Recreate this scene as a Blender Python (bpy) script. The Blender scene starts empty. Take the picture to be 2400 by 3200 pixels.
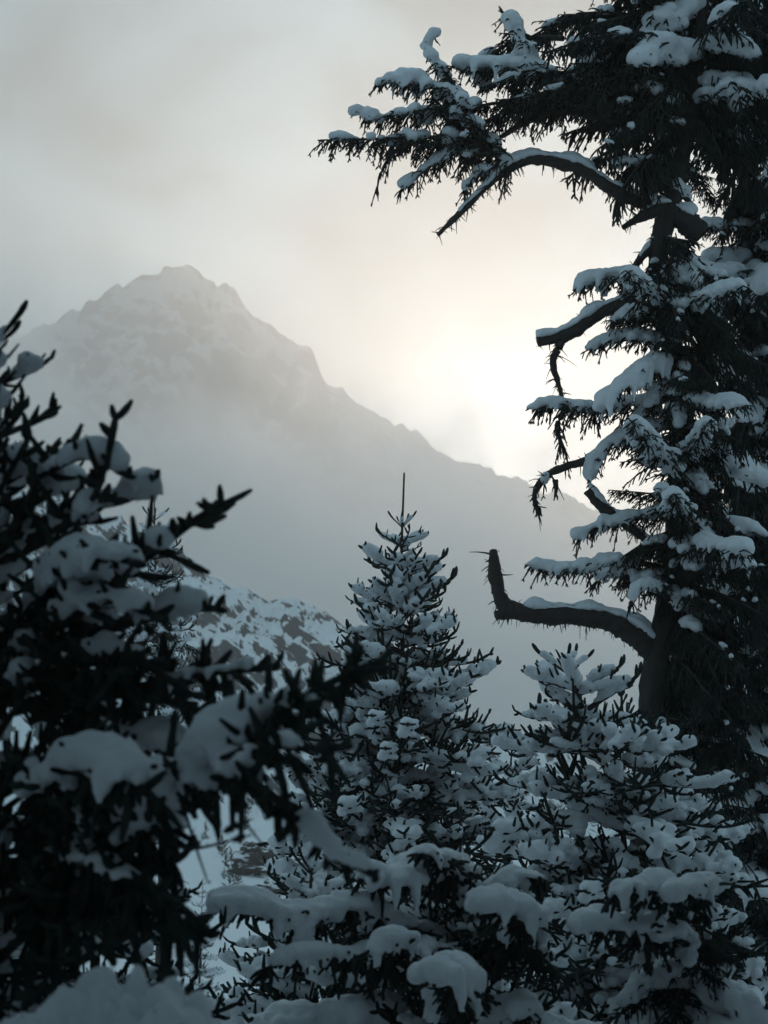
import bpy, math
import numpy as np
from mathutils import Vector, Matrix

rng = np.random.default_rng(7)
SC = bpy.context.scene
COL = SC.collection

# ------------------------------------------------------------------ camera
TAN = math.tan(math.radians(12.0))          # half the vertical field of view
PITCH = math.radians(8.7)
EYE = np.array([0.0, 0.0, 1.7])
FWD = np.array([0, math.cos(PITCH), math.sin(PITCH)])
UPV = np.array([0, -math.sin(PITCH), math.cos(PITCH)])
RGT = np.array([1.0, 0, 0])


def at(px, py, Y):
    """Point of the place seen at photo pixel (px, py) that lies Y metres ahead of the photographer."""
    d = FWD + RGT * ((px - 1200) / 1600 * TAN) + UPV * ((1600 - py) / 1600 * TAN)
    return EYE + d * (Y / d[1])


cam_data = bpy.data.cameras.new('camera')
cam = bpy.data.objects.new('camera', cam_data)
COL.objects.link(cam)
cam.location = EYE
cam.rotation_euler = (math.pi / 2 + PITCH, 0, 0)
cam_data.sensor_fit = 'VERTICAL'
cam_data.sensor_height = 36
cam_data.sensor_width = 36
cam_data.lens = 18 / TAN
cam_data.clip_start = 0.1
cam_data.clip_end = 30000
cam_data.dof.use_dof = True
cam_data.dof.focus_distance = 25.0
cam_data.dof.aperture_fstop = 3.8
SC.camera = cam

# ------------------------------------------------------------------ light
SUN_EL = math.radians(12.6)
SUN_AZ = math.radians(3.0)                  # right of straight ahead
SUN_DIR = Vector((math.sin(SUN_AZ) * math.cos(SUN_EL), math.cos(SUN_AZ) * math.cos(SUN_EL), math.sin(SUN_EL)))

SC.view_settings.view_transform = 'Standard'
SC.view_settings.look = 'None'
SC.view_settings.exposure = 0.38
SC.view_settings.gamma = 1.0
SC.view_settings.use_curve_mapping = False
SC.cycles.max_bounces = 16
SC.cycles.diffuse_bounces = 3
SC.cycles.glossy_bounces = 2
SC.cycles.volume_bounces = 16
SC.cycles.transparent_max_bounces = 16
SC.cycles.volume_step_rate = 1.0
SC.cycles.volume_max_steps = 96
SC.cycles.use_denoising = True
SC.cycles.sample_clamp_indirect = 6.0


def N(nt, typ, loc=(0, 0), **kw):
    n = nt.nodes.new(typ)
    for k, v in kw.items():
        setattr(n, k, v)
    return n


def math_node(nt, op, a=None, b=None, c=None, clamp=False):
    n = nt.nodes.new('ShaderNodeMath')
    n.operation = op
    n.use_clamp = clamp
    for i, v in enumerate((a, b, c)):
        if v is None:
            continue
        if isinstance(v, (int, float)):
            n.inputs[i].default_value = v
        else:
            nt.links.new(v, n.inputs[i])
    return n.outputs[0]


def mix_col(nt, fac, a, b, blend='MIX'):
    n = nt.nodes.new('ShaderNodeMix')
    n.data_type = 'RGBA'
    n.blend_type = blend
    for sock, v in ((n.inputs[0], fac), (n.inputs[6], a), (n.inputs[7], b)):
        if isinstance(v, (int, float)):
            sock.default_value = v
        elif isinstance(v, tuple):
            sock.default_value = v if len(v) == 4 else (*v, 1)
        else:
            nt.links.new(v, sock)
    return n.outputs[2]


def map_range(nt, v, a, b, c, d, smooth=True):
    n = nt.nodes.new('ShaderNodeMapRange')
    n.interpolation_type = 'SMOOTHSTEP' if smooth else 'LINEAR'
    nt.links.new(v, n.inputs[0])
    for i, x in zip((1, 2, 3, 4), (a, b, c, d)):
        n.inputs[i].default_value = x
    return n.outputs[0]


world = bpy.data.worlds.new('World')
SC.world = world
world.use_nodes = True
wn = world.node_tree
wn.nodes.clear()
w_out = N(wn, 'ShaderNodeOutputWorld')
w_bg = N(wn, 'ShaderNodeBackground')
w_bg.inputs['Strength'].default_value = 0.1
wn.links.new(w_bg.outputs[0], w_out.inputs[0])
w_tc = N(wn, 'ShaderNodeTexCoord')
w_sky = N(wn, 'ShaderNodeTexSky', sky_type='NISHITA', sun_disc=False)
w_sky.sun_elevation = SUN_EL
w_sky.sun_rotation = SUN_AZ
w_nrm = N(wn, 'ShaderNodeVectorMath', operation='NORMALIZE')
wn.links.new(w_tc.outputs['Generated'], w_nrm.inputs[0])
w_dot = N(wn, 'ShaderNodeVectorMath', operation='DOT_PRODUCT')
wn.links.new(w_nrm.outputs[0], w_dot.inputs[0])
GL_EL = math.radians(8.9)                  # the thin gap in the cloud over the ridge
w_dot.inputs[1].default_value = (math.sin(0.050) * math.cos(GL_EL), math.cos(0.050) * math.cos(GL_EL), math.sin(GL_EL))
theta = math_node(wn, 'ARCCOSINE', math_node(wn, 'MINIMUM', w_dot.outputs['Value'], 0.9999995))
theta = math_node(wn, 'MULTIPLY', theta, 180 / math.pi)


def glow(width, power):
    e = math_node(wn, 'POWER', math_node(wn, 'DIVIDE', theta, width), power)
    return math_node(wn, 'EXPONENT', math_node(wn, 'MULTIPLY', e, -1.0))


# an overcast layer: soft cloud texture, lit through by the low sun
w_map = N(wn, 'ShaderNodeMapping')
w_map.inputs['Scale'].default_value = (1.0, 1.0, 1.5)
w_map.inputs['Rotation'].default_value = (0.1, 0.2, 0.9)
wn.links.new(w_nrm.outputs[0], w_map.inputs['Vector'])
w_n1 = N(wn, 'ShaderNodeTexNoise')
w_n1.inputs['Scale'].default_value = 9.0
w_n1.inputs['Detail'].default_value = 5.0
w_n1.inputs['Roughness'].default_value = 0.5
w_n1.inputs['Distortion'].default_value = 0.4
wn.links.new(w_map.outputs[0], w_n1.inputs['Vector'])
cloud = map_range(wn, w_n1.outputs['Fac'], 0.3, 0.7, 0.0, 1.0)
broad = glow(9.5, 1.6)
mid = glow(5.0, 1.5)
core = glow(1.6, 1.0)
BASE = (1.95, 3.05, 3.65)
BROAD = (0.5, 0.45, 0.4)
MID = (0.5, 0.45, 0.4)
CORE = (75.0, 71.0, 65.0)


def scaled(fac, col):
    n = N(wn, 'ShaderNodeVectorMath', operation='SCALE')
    n.inputs[0].default_value = col
    wn.links.new(fac, n.inputs['Scale'])
    return n.outputs[0]


def vadd(a, b):
    n = N(wn, 'ShaderNodeVectorMath', operation='ADD')
    for s, v in ((n.inputs[0], a), (n.inputs[1], b)):
        if isinstance(v, tuple):
            s.default_value = v
        else:
            wn.links.new(v, s)
    return n.outputs[0]


lay = vadd(vadd(BASE, scaled(broad, BROAD)), scaled(mid, MID))
shade = map_range(wn, cloud, 0, 1, 0.35, 1.45, smooth=False)
n = N(wn, 'ShaderNodeVectorMath', operation='SCALE')
wn.links.new(lay, n.inputs[0])
wn.links.new(shade, n.inputs['Scale'])
cover = mix_col(wn, 0.93, w_sky.outputs[0], vadd(n.outputs[0], scaled(core, CORE)))
wn.links.new(cover, w_bg.inputs['Color'])

sun_l = bpy.data.lights.new('sun', 'SUN')
sun_l.energy = 0.335
sun_l.angle = math.radians(3)
sun_l.color = (1.0, 0.82, 0.68)
sun = bpy.data.objects.new('sun', sun_l)
COL.objects.link(sun)
sun.rotation_euler = (-SUN_DIR).to_track_quat('-Z', 'Y').to_euler()
sun.location = (20, 0, 60)

# ------------------------------------------------------------------ numeric noise


def _hash(ix, iy, iz, seed):
    h = (ix.astype(np.int64) * 374761393 + iy.astype(np.int64) * 668265263 + iz.astype(np.int64) * 2147483647 + seed * 974634777) & 0xffffffff
    h = ((h ^ (h >> 13)) * 1274126177) & 0xffffffff
    h = ((h ^ (h >> 16)) * 2246822519) & 0xffffffff
    return ((h ^ (h >> 15)) & 0xffffff) / float(0xffffff)


def vnoise(x, y, z, seed=0):
    x, y, z = np.broadcast_arrays(x, y, z)
    ix, iy, iz = np.floor(x), np.floor(y), np.floor(z)
    fx, fy, fz = x - ix, y - iy, z - iz
    fx, fy, fz = (f * f * f * (f * (f * 6 - 15) + 10) for f in (fx, fy, fz))
    r = 0
    for dx in (0, 1):
        for dy in (0, 1):
            for dz in (0, 1):
                w = (fx if dx else 1 - fx) * (fy if dy else 1 - fy) * (fz if dz else 1 - fz)
                r = r + w * _hash(ix + dx, iy + dy, iz + dz, seed)
    return r * 2 - 1


def fbm(x, y, z=0.0, octaves=5, gain=0.5, seed=0, ridged=False):
    a, f, s = 1.0, 1.0, 0
    for o in range(octaves):
        v = vnoise(x * f + o * 17.3, y * f - o * 9.1, np.asarray(z * f), seed + o)
        if ridged:
            v = 1 - 2 * np.abs(v)
        s = s + a * v
        a *= gain
        f *= 2.03
    return s


# ------------------------------------------------------------------ object helpers
def build_mesh(name, V, F, mats, mi=None, smooth=True):
    """V (n,3), F (m,k) -> mesh."""
    me = bpy.data.meshes.new(name)
    F = np.asarray(F, dtype=np.int32)
    m, k = F.shape
    me.vertices.add(len(V))
    me.vertices.foreach_set('co', np.ascontiguousarray(V, dtype=np.float32).ravel())
    me.loops.add(m * k)
    me.loops.foreach_set('vertex_index', F.ravel())
    me.polygons.add(m)
    me.polygons.foreach_set('loop_start', np.arange(0, m * k, k, dtype=np.int32))
    me.polygons.foreach_set('loop_total', np.full(m, k, dtype=np.int32))
    for mt in mats:
        me.materials.append(mt)
    if mi is not None:
        me.polygons.foreach_set('material_index', np.ascontiguousarray(mi, dtype=np.int32))
    me.polygons.foreach_set('use_smooth', np.full(m, smooth, dtype=bool))
    me.update(calc_edges=True)
    return me


def link(name, data, parent=None, loc=(0, 0, 0), rotz=0.0, scale=1.0, rot=None):
    o = bpy.data.objects.new(name, data)
    COL.objects.link(o)
    if parent is not None:
        o.parent = parent
    o.location = loc
    o.rotation_euler = rot if rot is not None else (0, 0, rotz)
    o.scale = (scale, scale, scale)
    return o


def thing(name, label, cat, loc, group=None):
    o = bpy.data.objects.new(name, None)
    COL.objects.link(o)
    o.empty_display_size = 0.3
    o.location = loc
    o['label'] = label
    o['category'] = cat
    if group:
        o['group'] = group
    return o


def setting(o, kind='structure', label=None):
    o['kind'] = kind
    if label:
        o['label'] = label
    return o


# ------------------------------------------------------------------ materials
def material(name):
    m = bpy.data.materials.new(name)
    m.use_nodes = True
    nt = m.node_tree
    return m, nt, nt.nodes['Principled BSDF']


def noise_tex(nt, scale, detail=4, rough=0.5, vec=None, dist=0.0):
    n = nt.nodes.new('ShaderNodeTexNoise')
    n.inputs['Scale'].default_value = scale
    n.inputs['Detail'].default_value = detail
    n.inputs['Roughness'].default_value = rough
    n.inputs['Distortion'].default_value = dist
    if vec is not None:
        nt.links.new(vec, n.inputs['Vector'])
    return n.outputs['Fac']


def bump(nt, bsdf, h, strength, dist):
    b = nt.nodes.new('ShaderNodeBump')
    b.inputs['Strength'].default_value = strength
    b.inputs['Distance'].default_value = dist
    nt.links.new(h, b.inputs['Height'])
    nt.links.new(b.outputs[0], bsdf.inputs['Normal'])


def obj_coords(nt, scale=None):
    tc = nt.nodes.new('ShaderNodeTexCoord')
    if scale is None:
        return tc.outputs['Object']
    mp = nt.nodes.new('ShaderNodeMapping')
    mp.inputs['Scale'].default_value = scale
    nt.links.new(tc.outputs['Object'], mp.inputs['Vector'])
    return mp.outputs[0]


M_SNOW, nt, b = material('snow')
co = obj_coords(nt)
b.inputs['Base Color'].default_value = (0.80, 0.825, 0.85, 1)
b.inputs['Roughness'].default_value = 0.75
b.inputs['Specular IOR Level'].default_value = 0.25
h = math_node(nt, 'ADD', noise_tex(nt, 16, 4, 0.55, co), math_node(nt, 'MULTIPLY', noise_tex(nt, 95, 4, 0.7, co), 0.4))
bump(nt, b, h, 0.75, 0.03)

M_MOUND, nt, b = material('mound_snow')
co = obj_coords(nt)
nt.links.new(mix_col(nt, map_range(nt, noise_tex(nt, 38, 2, 0.5, co), 0.70, 0.76, 0, 1), (0.78, 0.81, 0.84), (0.16, 0.15, 0.13)), b.inputs['Base Color'])
b.inputs['Roughness'].default_value = 0.8
h = math_node(nt, 'ADD', noise_tex(nt, 7, 4, 0.55, co), math_node(nt, 'MULTIPLY', noise_tex(nt, 90, 4, 0.7, co), 0.22))
bump(nt, b, h, 0.8, 0.06)

M_GROUND, nt, b = material('ground_snow')
b.inputs['Base Color'].default_value = (0.78, 0.81, 0.84, 1)
b.inputs['Roughness'].default_value = 0.8
bump(nt, b, noise_tex(nt, 0.5, 4, 0.5, obj_coords(nt)), 0.5, 0.3)

M_NEEDLE, nt, b = material('spruce_needles')
co = obj_coords(nt)
nt.links.new(mix_col(nt, map_range(nt, noise_tex(nt, 9, 3, 0.6, co), 0.3, 0.7, 0, 1), (0.014, 0.021, 0.021), (0.034, 0.044, 0.038)), b.inputs['Base Color'])
b.inputs['Roughness'].default_value = 0.8
b.inputs['Specular IOR Level'].default_value = 0.1

M_TWIG, nt, b = material('twig_bark')
co = obj_coords(nt)
nt.links.new(mix_col(nt, noise_tex(nt, 40, 4, 0.6, co), (0.018, 0.016, 0.015), (0.05, 0.044, 0.04)), b.inputs['Base Color'])
b.inputs['Roughness'].default_value = 0.9
bump(nt, b, noise_tex(nt, 60, 4, 0.6, co), 0.6, 0.01)

M_BARK, nt, b = material('old_bark')
co = obj_coords(nt, (1, 1, 0.25))
nt.links.new(mix_col(nt, noise_tex(nt, 16, 6, 0.65, co), (0.014, 0.013, 0.012), (0.055, 0.049, 0.044)), b.inputs['Base Color'])
b.inputs['Roughness'].default_value = 0.95
bump(nt, b, noise_tex(nt, 22, 6, 0.7, co), 0.9, 0.05)


def rock_snow(name, rock_a, rock_b, snow, scale, rot, stretch, lo, hi, slope_w, fine):
    """Snowed rock: bare where steep and along the bedding, snow on the ledges."""
    m, nt, b = material(name)
    geo = nt.nodes.new('ShaderNodeNewGeometry')
    sep = nt.nodes.new('ShaderNodeSeparateXYZ')
    nt.links.new(geo.outputs['Normal'], sep.inputs[0])
    tc = nt.nodes.new('ShaderNodeTexCoord')
    mp = nt.nodes.new('ShaderNodeMapping')
    mp.vector_type = 'TEXTURE'
    mp.inputs['Rotation'].default_value = rot
    mp.inputs['Scale'].default_value = stretch
    nt.links.new(tc.outputs['Object'], mp.inputs['Vector'])
    co = mp.outputs[0]
    n1 = noise_tex(nt, scale, 9, 0.6, co, 0.6)
    n2 = noise_tex(nt, scale * fine, 6, 0.65, co, 0.4)
    n3 = noise_tex(nt, scale * 0.32, 3, 0.5, tc.outputs['Object'], 0.2)
    v = math_node(nt, 'ADD', n1, math_node(nt, 'MULTIPLY', n2, 0.4))
    v = math_node(nt, 'ADD', v, math_node(nt, 'MULTIPLY', n3, 0.7))
    v = math_node(nt, 'ADD', v, math_node(nt, 'MULTIPLY', sep.outputs['Z'], slope_w))
    fac = map_range(nt, v, lo, hi, 0, 1)
    rock = mix_col(nt, n2, rock_a, rock_b)
    nt.links.new(mix_col(nt, fac, rock, snow), b.inputs['Base Color'])
    b.inputs['Roughness'].default_value = 0.85
    b.inputs['Specular IOR Level'].default_value = 0.2
    return m


M_ROCK = rock_snow('bare_rock', (0.012, 0.014, 0.016), (0.045, 0.038, 0.036), (0.78, 0.82, 0.84), 0.5, (0, 0, 0), (1, 1, 1), 1.55, 1.62, 0.75, 4)
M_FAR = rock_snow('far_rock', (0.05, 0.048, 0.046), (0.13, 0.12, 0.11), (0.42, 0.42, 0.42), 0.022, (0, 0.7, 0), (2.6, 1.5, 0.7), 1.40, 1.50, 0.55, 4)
M_FLANK = rock_snow('flank_rock', (0.006, 0.030, 0.042), (0.030, 0.070, 0.088), (0.78, 0.82, 0.84), 0.30, (0, 0.62, 0), (5.0, 2.0, 0.5), 1.62, 1.67, 0.85, 4)


# ------------------------------------------------------------------ terrain
def heightfield(name, X, Y, Z, mats, parent=None):
    r, c = X.shape
    V = np.stack([X, Y, Z], -1).reshape(-1, 3)
    i = np.arange((r - 1) * (c - 1))
    a = (i // (c - 1)) * c + i % (c - 1)
    F = np.stack([a, a + 1, a + c + 1, a + c], -1)
    return build_mesh(name, V, F, mats)


def ridge_line(points, Y, cols):
    P = np.array([at(px, py, Y) for px, py in points])
    x = np.linspace(P[0, 0], P[-1, 0], cols)
    return x, np.interp(x, P[:, 0], P[:, 2])


FAR_RIDGE = [(-700, 1330), (-300, 1210), (0, 1085), (120, 1030), (218, 985), (300, 945), (350, 915), (400, 888), (440, 868), (485, 858),
             (520, 852), (548, 837), (566, 849), (600, 842), (625, 862), (642, 882), (665, 876), (680, 890), (705, 882), (745, 925), (790, 985), (850, 1030),
             (905, 1068), (950, 1082), (985, 1125), (1000, 1162), (1030, 1200), (1090, 1245), (1150, 1292), (1220, 1320),
             (1290, 1345), (1360, 1400), (1420, 1440), (1480, 1452), (1555, 1500), (1640, 1515), (1700, 1545), (1760, 1555),
             (1830, 1590), (1920, 1610), (2050, 1640), (2200, 1700), (2400, 1770), (2700, 1850), (3100, 1960)]
FY = 3500.0
cols = 560
x, zr = ridge_line(FAR_RIDGE, FY, cols)
v = np.concatenate([np.array([-300, -180, -110, -55, -20]), np.linspace(0, 1, 160)[0:] ** 1.35 * 2300])
jag = fbm(x / 45, 0 * x, 0.3, 4, 0.55, 3, ridged=True) * 6.0 + fbm(x / 13, 0 * x, 0.7, 3, 0.55, 9) * 4.2
XX, VV = np.meshgrid(x, v)
back = VV < 0
t_ = np.clip(np.abs(VV) / 2300, 0, 1)
ZZ = np.where(back, zr - np.abs(VV) * 0.9, (zr + 150) * (1 - t_) ** 1.25 - 150)
amp = np.clip(np.abs(VV) / 260, 0, 1) * 46
ZZ = ZZ + jag * np.exp(-np.abs(VV) / 60) + amp * (fbm(XX / 210 + VV / 900, VV / 520 - XX / 1500, 0.0, 7, 0.58, 21, ridged=True) - 0.6)
XX = XX + np.clip(np.abs(VV) / 200, 0, 1) * fbm(XX / 160, VV / 160, 4.0, 3, 0.5, 5) * 18
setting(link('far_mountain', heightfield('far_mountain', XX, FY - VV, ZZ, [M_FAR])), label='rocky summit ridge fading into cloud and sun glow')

FLANK_RIDGE = [(-900, 1300), (-300, 1430), (218, 1560), (400, 1640), (540, 1718), (586, 1742), (640, 1790), (700, 1818), (760, 1850), (800, 1875), (840, 1893),
               (900, 1897), (960, 1902), (1010, 1918), (1060, 1945), (1110, 1990), (1160, 2050), (1250, 2140), (1350, 2240), (1480, 2310),
               (1650, 2370), (1900, 2440), (2400, 2540), (3200, 2640)]
GY = 430.0
GK = GY / 620.0
cols = 600
x, zr = ridge_line(FLANK_RIDGE, GY, cols)
d = np.concatenate([np.array([-240, -120, -50, -18, -6]), np.linspace(0, 1, 220) ** 1.1 * 440]) * GK
XX, VV = np.meshgrid(x, d)
YY = GY - VV
back = VV < 0
foot = at(0, 2990, GY - 440 * GK)[2]
s = np.clip(VV / (440 * GK), 0, 1)
ang = np.interp(s, [0, 0.25, 0.5, 0.66, 0.85, 1.0], [1.0, 0.74, 0.42, 0.22, 0.06, 0.0])
ZZ = np.where(back, zr - np.abs(VV) * 0.45, foot + (zr - foot) * ang * (YY / GY) ** 0.35)
rough = np.clip(2.5 - s * 3.3, 0.0, 1) * np.clip(np.abs(VV) / 10, 0.12, 1)
Xk, Vk = XX / GK, VV / GK
ZZ = ZZ + rough * 3.4 * (fbm(Xk / 24 + Vk / 60, Vk / 40 - Xk / 100, 0, 7, 0.6, 31, ridged=True) - 0.5)
ZZ = ZZ + 0.35 * fbm(Xk / 60, Vk / 60, 2.0, 4, 0.5, 33)
FLANK_GRID = (XX, YY, ZZ)
# the foot of the fan runs out under the valley floor
XX = np.vstack([XX, XX[-1:], XX[-1:]])
YY = np.vstack([YY, YY[-1:] * 0 + 100.0, YY[-1:] * 0 + 70.0])
ZZ = np.vstack([ZZ, ZZ[-1:] * 0 - 5.0, ZZ[-1:] * 0 - 12.0])
setting(link('mountain_flank', heightfield('mountain_flank', XX, YY, ZZ, [M_FLANK])), label='snowy mountain flank streaked with dark rock')

gx = np.linspace(-1, 1, 160)
gx = np.sign(gx) * np.abs(gx) ** 2.2 * 4500
gy = np.concatenate([np.linspace(-60, 200, 140), 200 + np.linspace(0, 1, 40)[1:] ** 2 * 3600])
XX, YY = np.meshgrid(gx, gy)


def ground_z(x, y):
    return -0.06 * np.clip(y, -60, 150) - 0.02 * np.clip(y - 150, 0, 1500)


ZZ = ground_z(XX, YY) + 0.25 * fbm(XX / 6, YY / 6, 0, 4, 0.5, 41) * np.exp(-np.abs(YY) / 300) - 0.2
setting(link('ground', heightfield('ground', XX, YY, ZZ, [M_GROUND])), label='snow covered forest floor and valley')


# ------------------------------------------------------------------ air
def box_mesh(name, a, b, mat):
    x0, y0, z0 = a
    x1, y1, z1 = b
    V = [(x0, y0, z0), (x1, y0, z0), (x1, y1, z0), (x0, y1, z0), (x0, y0, z1), (x1, y0, z1), (x1, y1, z1), (x0, y1, z1)]
    F = [(3, 2, 1, 0), (4, 5, 6, 7), (0, 1, 5, 4), (1, 2, 6, 5), (2, 3, 7, 6), (3, 0, 4, 7)]
    return build_mesh(name, np.array(V, float), F, [mat], smooth=False)


def volume_material(name, color, density, aniso):
    m = bpy.data.materials.new(name)
    m.use_nodes = True
    nt = m.node_tree
    nt.nodes.clear()
    out = nt.nodes.new('ShaderNodeOutputMaterial')
    pv = nt.nodes.new('ShaderNodeVolumePrincipled')
    pv.inputs['Color'].default_value = (*color, 1)
    pv.inputs['Density'].default_value = density
    pv.inputs['Anisotropy'].default_value = aniso
    nt.links.new(pv.outputs[0], out.inputs['Volume'])
    return m, nt, pv


M_HAZE, _, _ = volume_material('haze_air', (0.975, 0.955, 0.93), 0.00036, 0.79)
haze = link('haze', box_mesh('haze', (-4800, -70, -60), (4800, 3870, 1000), M_HAZE))
setting(haze, 'stuff')

M_FOG, nt, pv = volume_material('fog_air', (0.98, 0.98, 0.98), 0.0, 0.7)
tc = nt.nodes.new('ShaderNodeTexCoord')
sep = nt.nodes.new('ShaderNodeSeparateXYZ')
nt.links.new(tc.outputs['Object'], sep.inputs[0])
fx, fy, fz = sep.outputs
nz1 = noise_tex(nt, 0.0030, 6, 0.6, tc.outputs['Object'], 0.6)
nz2 = noise_tex(nt, 0.0085, 4, 0.6, tc.outputs['Object'], 0.4)
# height above the slanting top of the bank
top = math_node(nt, 'ADD', math_node(nt, 'MULTIPLY', fx, -0.30), math_node(nt, 'MULTIPLY', fy, 0.146))
hgt = math_node(nt, 'SUBTRACT', fz, top)
hgt = math_node(nt, 'SUBTRACT', hgt, math_node(nt, 'MULTIPLY', math_node(nt, 'SUBTRACT', nz1, 0.5), 900.0))
hgt = math_node(nt, 'SUBTRACT', hgt, math_node(nt, 'MULTIPLY', math_node(nt, 'SUBTRACT', nz2, 0.5), 430.0))
dens = map_range(nt, hgt, 60.0, -120.0, 0.0, 0.0075)
# fades out at the faces of the bank
dens = math_node(nt, 'MULTIPLY', dens, map_range(nt, fy, 1250.0, 1650.0, 0, 1))
dens = math_node(nt, 'MULTIPLY', dens, map_range(nt, fy, 2750.0, 2350.0, 0, 1))
nt.links.new(dens, pv.inputs['Density'])
fog = link('fog_bank', box_mesh('fog_bank', (-1500, 1250, -55), (1700, 2750, 880), M_FOG))
setting(fog, 'stuff')
#TREES
# ------------------------------------------------------------------ boughs
UP = np.array([0.0, 0.0, 1.0])


def unit(a):
    return a / np.maximum(np.linalg.norm(a, axis=-1, keepdims=True), 1e-9)


def smooth_path(P, step):
    """Catmull-Rom through P, resampled about every step metres."""
    P = np.asarray(P, float)
    if len(P) == 2:
        P = np.array([P[0], P[0] * .67 + P[1] * .33, P[0] * .33 + P[1] * .67, P[1]])
    Q = np.vstack([2 * P[0] - P[1], P, 2 * P[-1] - P[-2]])
    out = []
    for i in range(len(P) - 1):
        p0, p1, p2, p3 = Q[i:i + 4]
        n = max(2, int(np.linalg.norm(p2 - p1) / step) + 1)
        t = np.linspace(0, 1, n, endpoint=False)[:, None]
        out.append(0.5 * (2 * p1 + (p2 - p0) * t + (2 * p0 - 5 * p1 + 4 * p2 - p3) * t * t + (3 * p1 - p0 - 3 * p2 + p3) * t ** 3))
    out.append(P[-1:])
    return np.vstack(out)


class Soup:
    """Collects triangles with a material index."""

    def __init__(self):
        self.V, self.F, self.M, self.n = [], [], [], 0

    def add(self, V, F, m):
        V = V.reshape(-1, 3)
        F = F.reshape(-1, 3)
        self.V.append(V)
        self.F.append(F + self.n)
        self.M.append(np.full(len(F), m, dtype=np.int32))
        self.n += len(V)

    def mesh(self, name, mats):
        return build_mesh(name, np.vstack(self.V), np.vstack(self.F), mats, np.concatenate(self.M))

    def tubes(self, P, R, k, m, cap=1.0):
        """P (T,n,3) centre lines, R (T,n) radii."""
        T, n, _ = P.shape
        tan = np.gradient(P, axis=1)
        tan = unit(tan)
        ref = np.where(np.abs(tan[..., 2:3]) > 0.9, np.array([1.0, 0, 0]), UP)
        u = unit(np.cross(tan, ref))
        w = np.cross(u, tan)
        a = np.arange(k) * 2 * math.pi / k
        V = P[:, :, None] + R[:, :, None, None] * (u[:, :, None] * np.cos(a)[:, None] + w[:, :, None] * np.sin(a)[:, None])
        V = V.reshape(T, n * k, 3)
        V = np.concatenate([V, P[:, -1:] + tan[:, -1:] * R[:, -1:, None] * cap], 1)
        i, j = np.meshgrid(np.arange(n - 1), np.arange(k), indexing='ij')
        q0 = (i * k + j).ravel()
        q1 = (i * k + (j + 1) % k).ravel()
        f = np.concatenate([np.stack([q0, q1, q1 + k], -1), np.stack([q0, q1 + k, q0 + k], -1)])
        jj = np.arange(k)
        cap = np.stack([(n - 1) * k + jj, (n - 1) * k + (jj + 1) % k, np.full(k, n * k)], -1)
        f = np.concatenate([f, cap])
        F = f[None] + (np.arange(T) * (n * k + 1))[:, None, None]
        self.add(V, F, m)

    def needles(self, tw, dens, ln, wd, m, r, fwd=0.75):
        """Short flat needles all round the twigs tw = (base, dir, len, curve)."""
        B, D, L, Cv = tw
        cnt = int(L.sum() * dens)
        if cnt < 1:
            return
        idx = r.choice(len(L), cnt, p=L / L.sum())
        s = r.random(cnt)
        P, T = twig_point(tw, idx, s)
        rad = unit(np.cross(T, r.normal(size=(cnt, 3))))
        nd = unit(T * fwd * r.uniform(0.6, 1.3, (cnt, 1)) + rad)
        sd = unit(np.cross(nd, r.normal(size=(cnt, 3)))) * (wd / 2)
        l_ = (ln * r.uniform(0.7, 1.2, cnt))[:, None]
        V = np.stack([P - sd, P + sd, P + nd * l_], 1)
        self.add(V, np.arange(cnt * 3).reshape(-1, 3), m)


def twig_point(tw, idx, s):
    B, D, L, Cv = tw
    l = L[idx][:, None]
    s = s[:, None]
    P = B[idx] + D[idx] * (l * s) + UP * (Cv[idx][:, None] * l * s * s)
    T = unit(D[idx] + UP * (2 * Cv[idx][:, None] * s))
    return P, T


def twig_lines(tw, n):
    B, D, L, Cv = tw
    s = np.linspace(0, 1, n)
    return B[:, None] + D[:, None] * (L[:, None, None] * s[None, :, None]) + UP * (Cv[:, None, None] * L[:, None, None] * (s ** 2)[None, :, None])


def cat_twigs(*tws):
    tws = [t for t in tws if t is not None and len(t[2])]
    return tuple(np.concatenate([t[i] for t in tws]) for i in range(4))


# a small ball to gather the snow from
_bm = None


def ico():
    global _bm
    if _bm is None:
        import bmesh
        bm = bmesh.new()
        bmesh.ops.create_icosphere(bm, subdivisions=2, radius=1)
        bm.verts.ensure_lookup_table()
        _bm = (np.array([v.co[:] for v in bm.verts]), np.array([[v.index for v in f.verts] for f in bm.faces]))
        bm.free()
    return _bm


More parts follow.
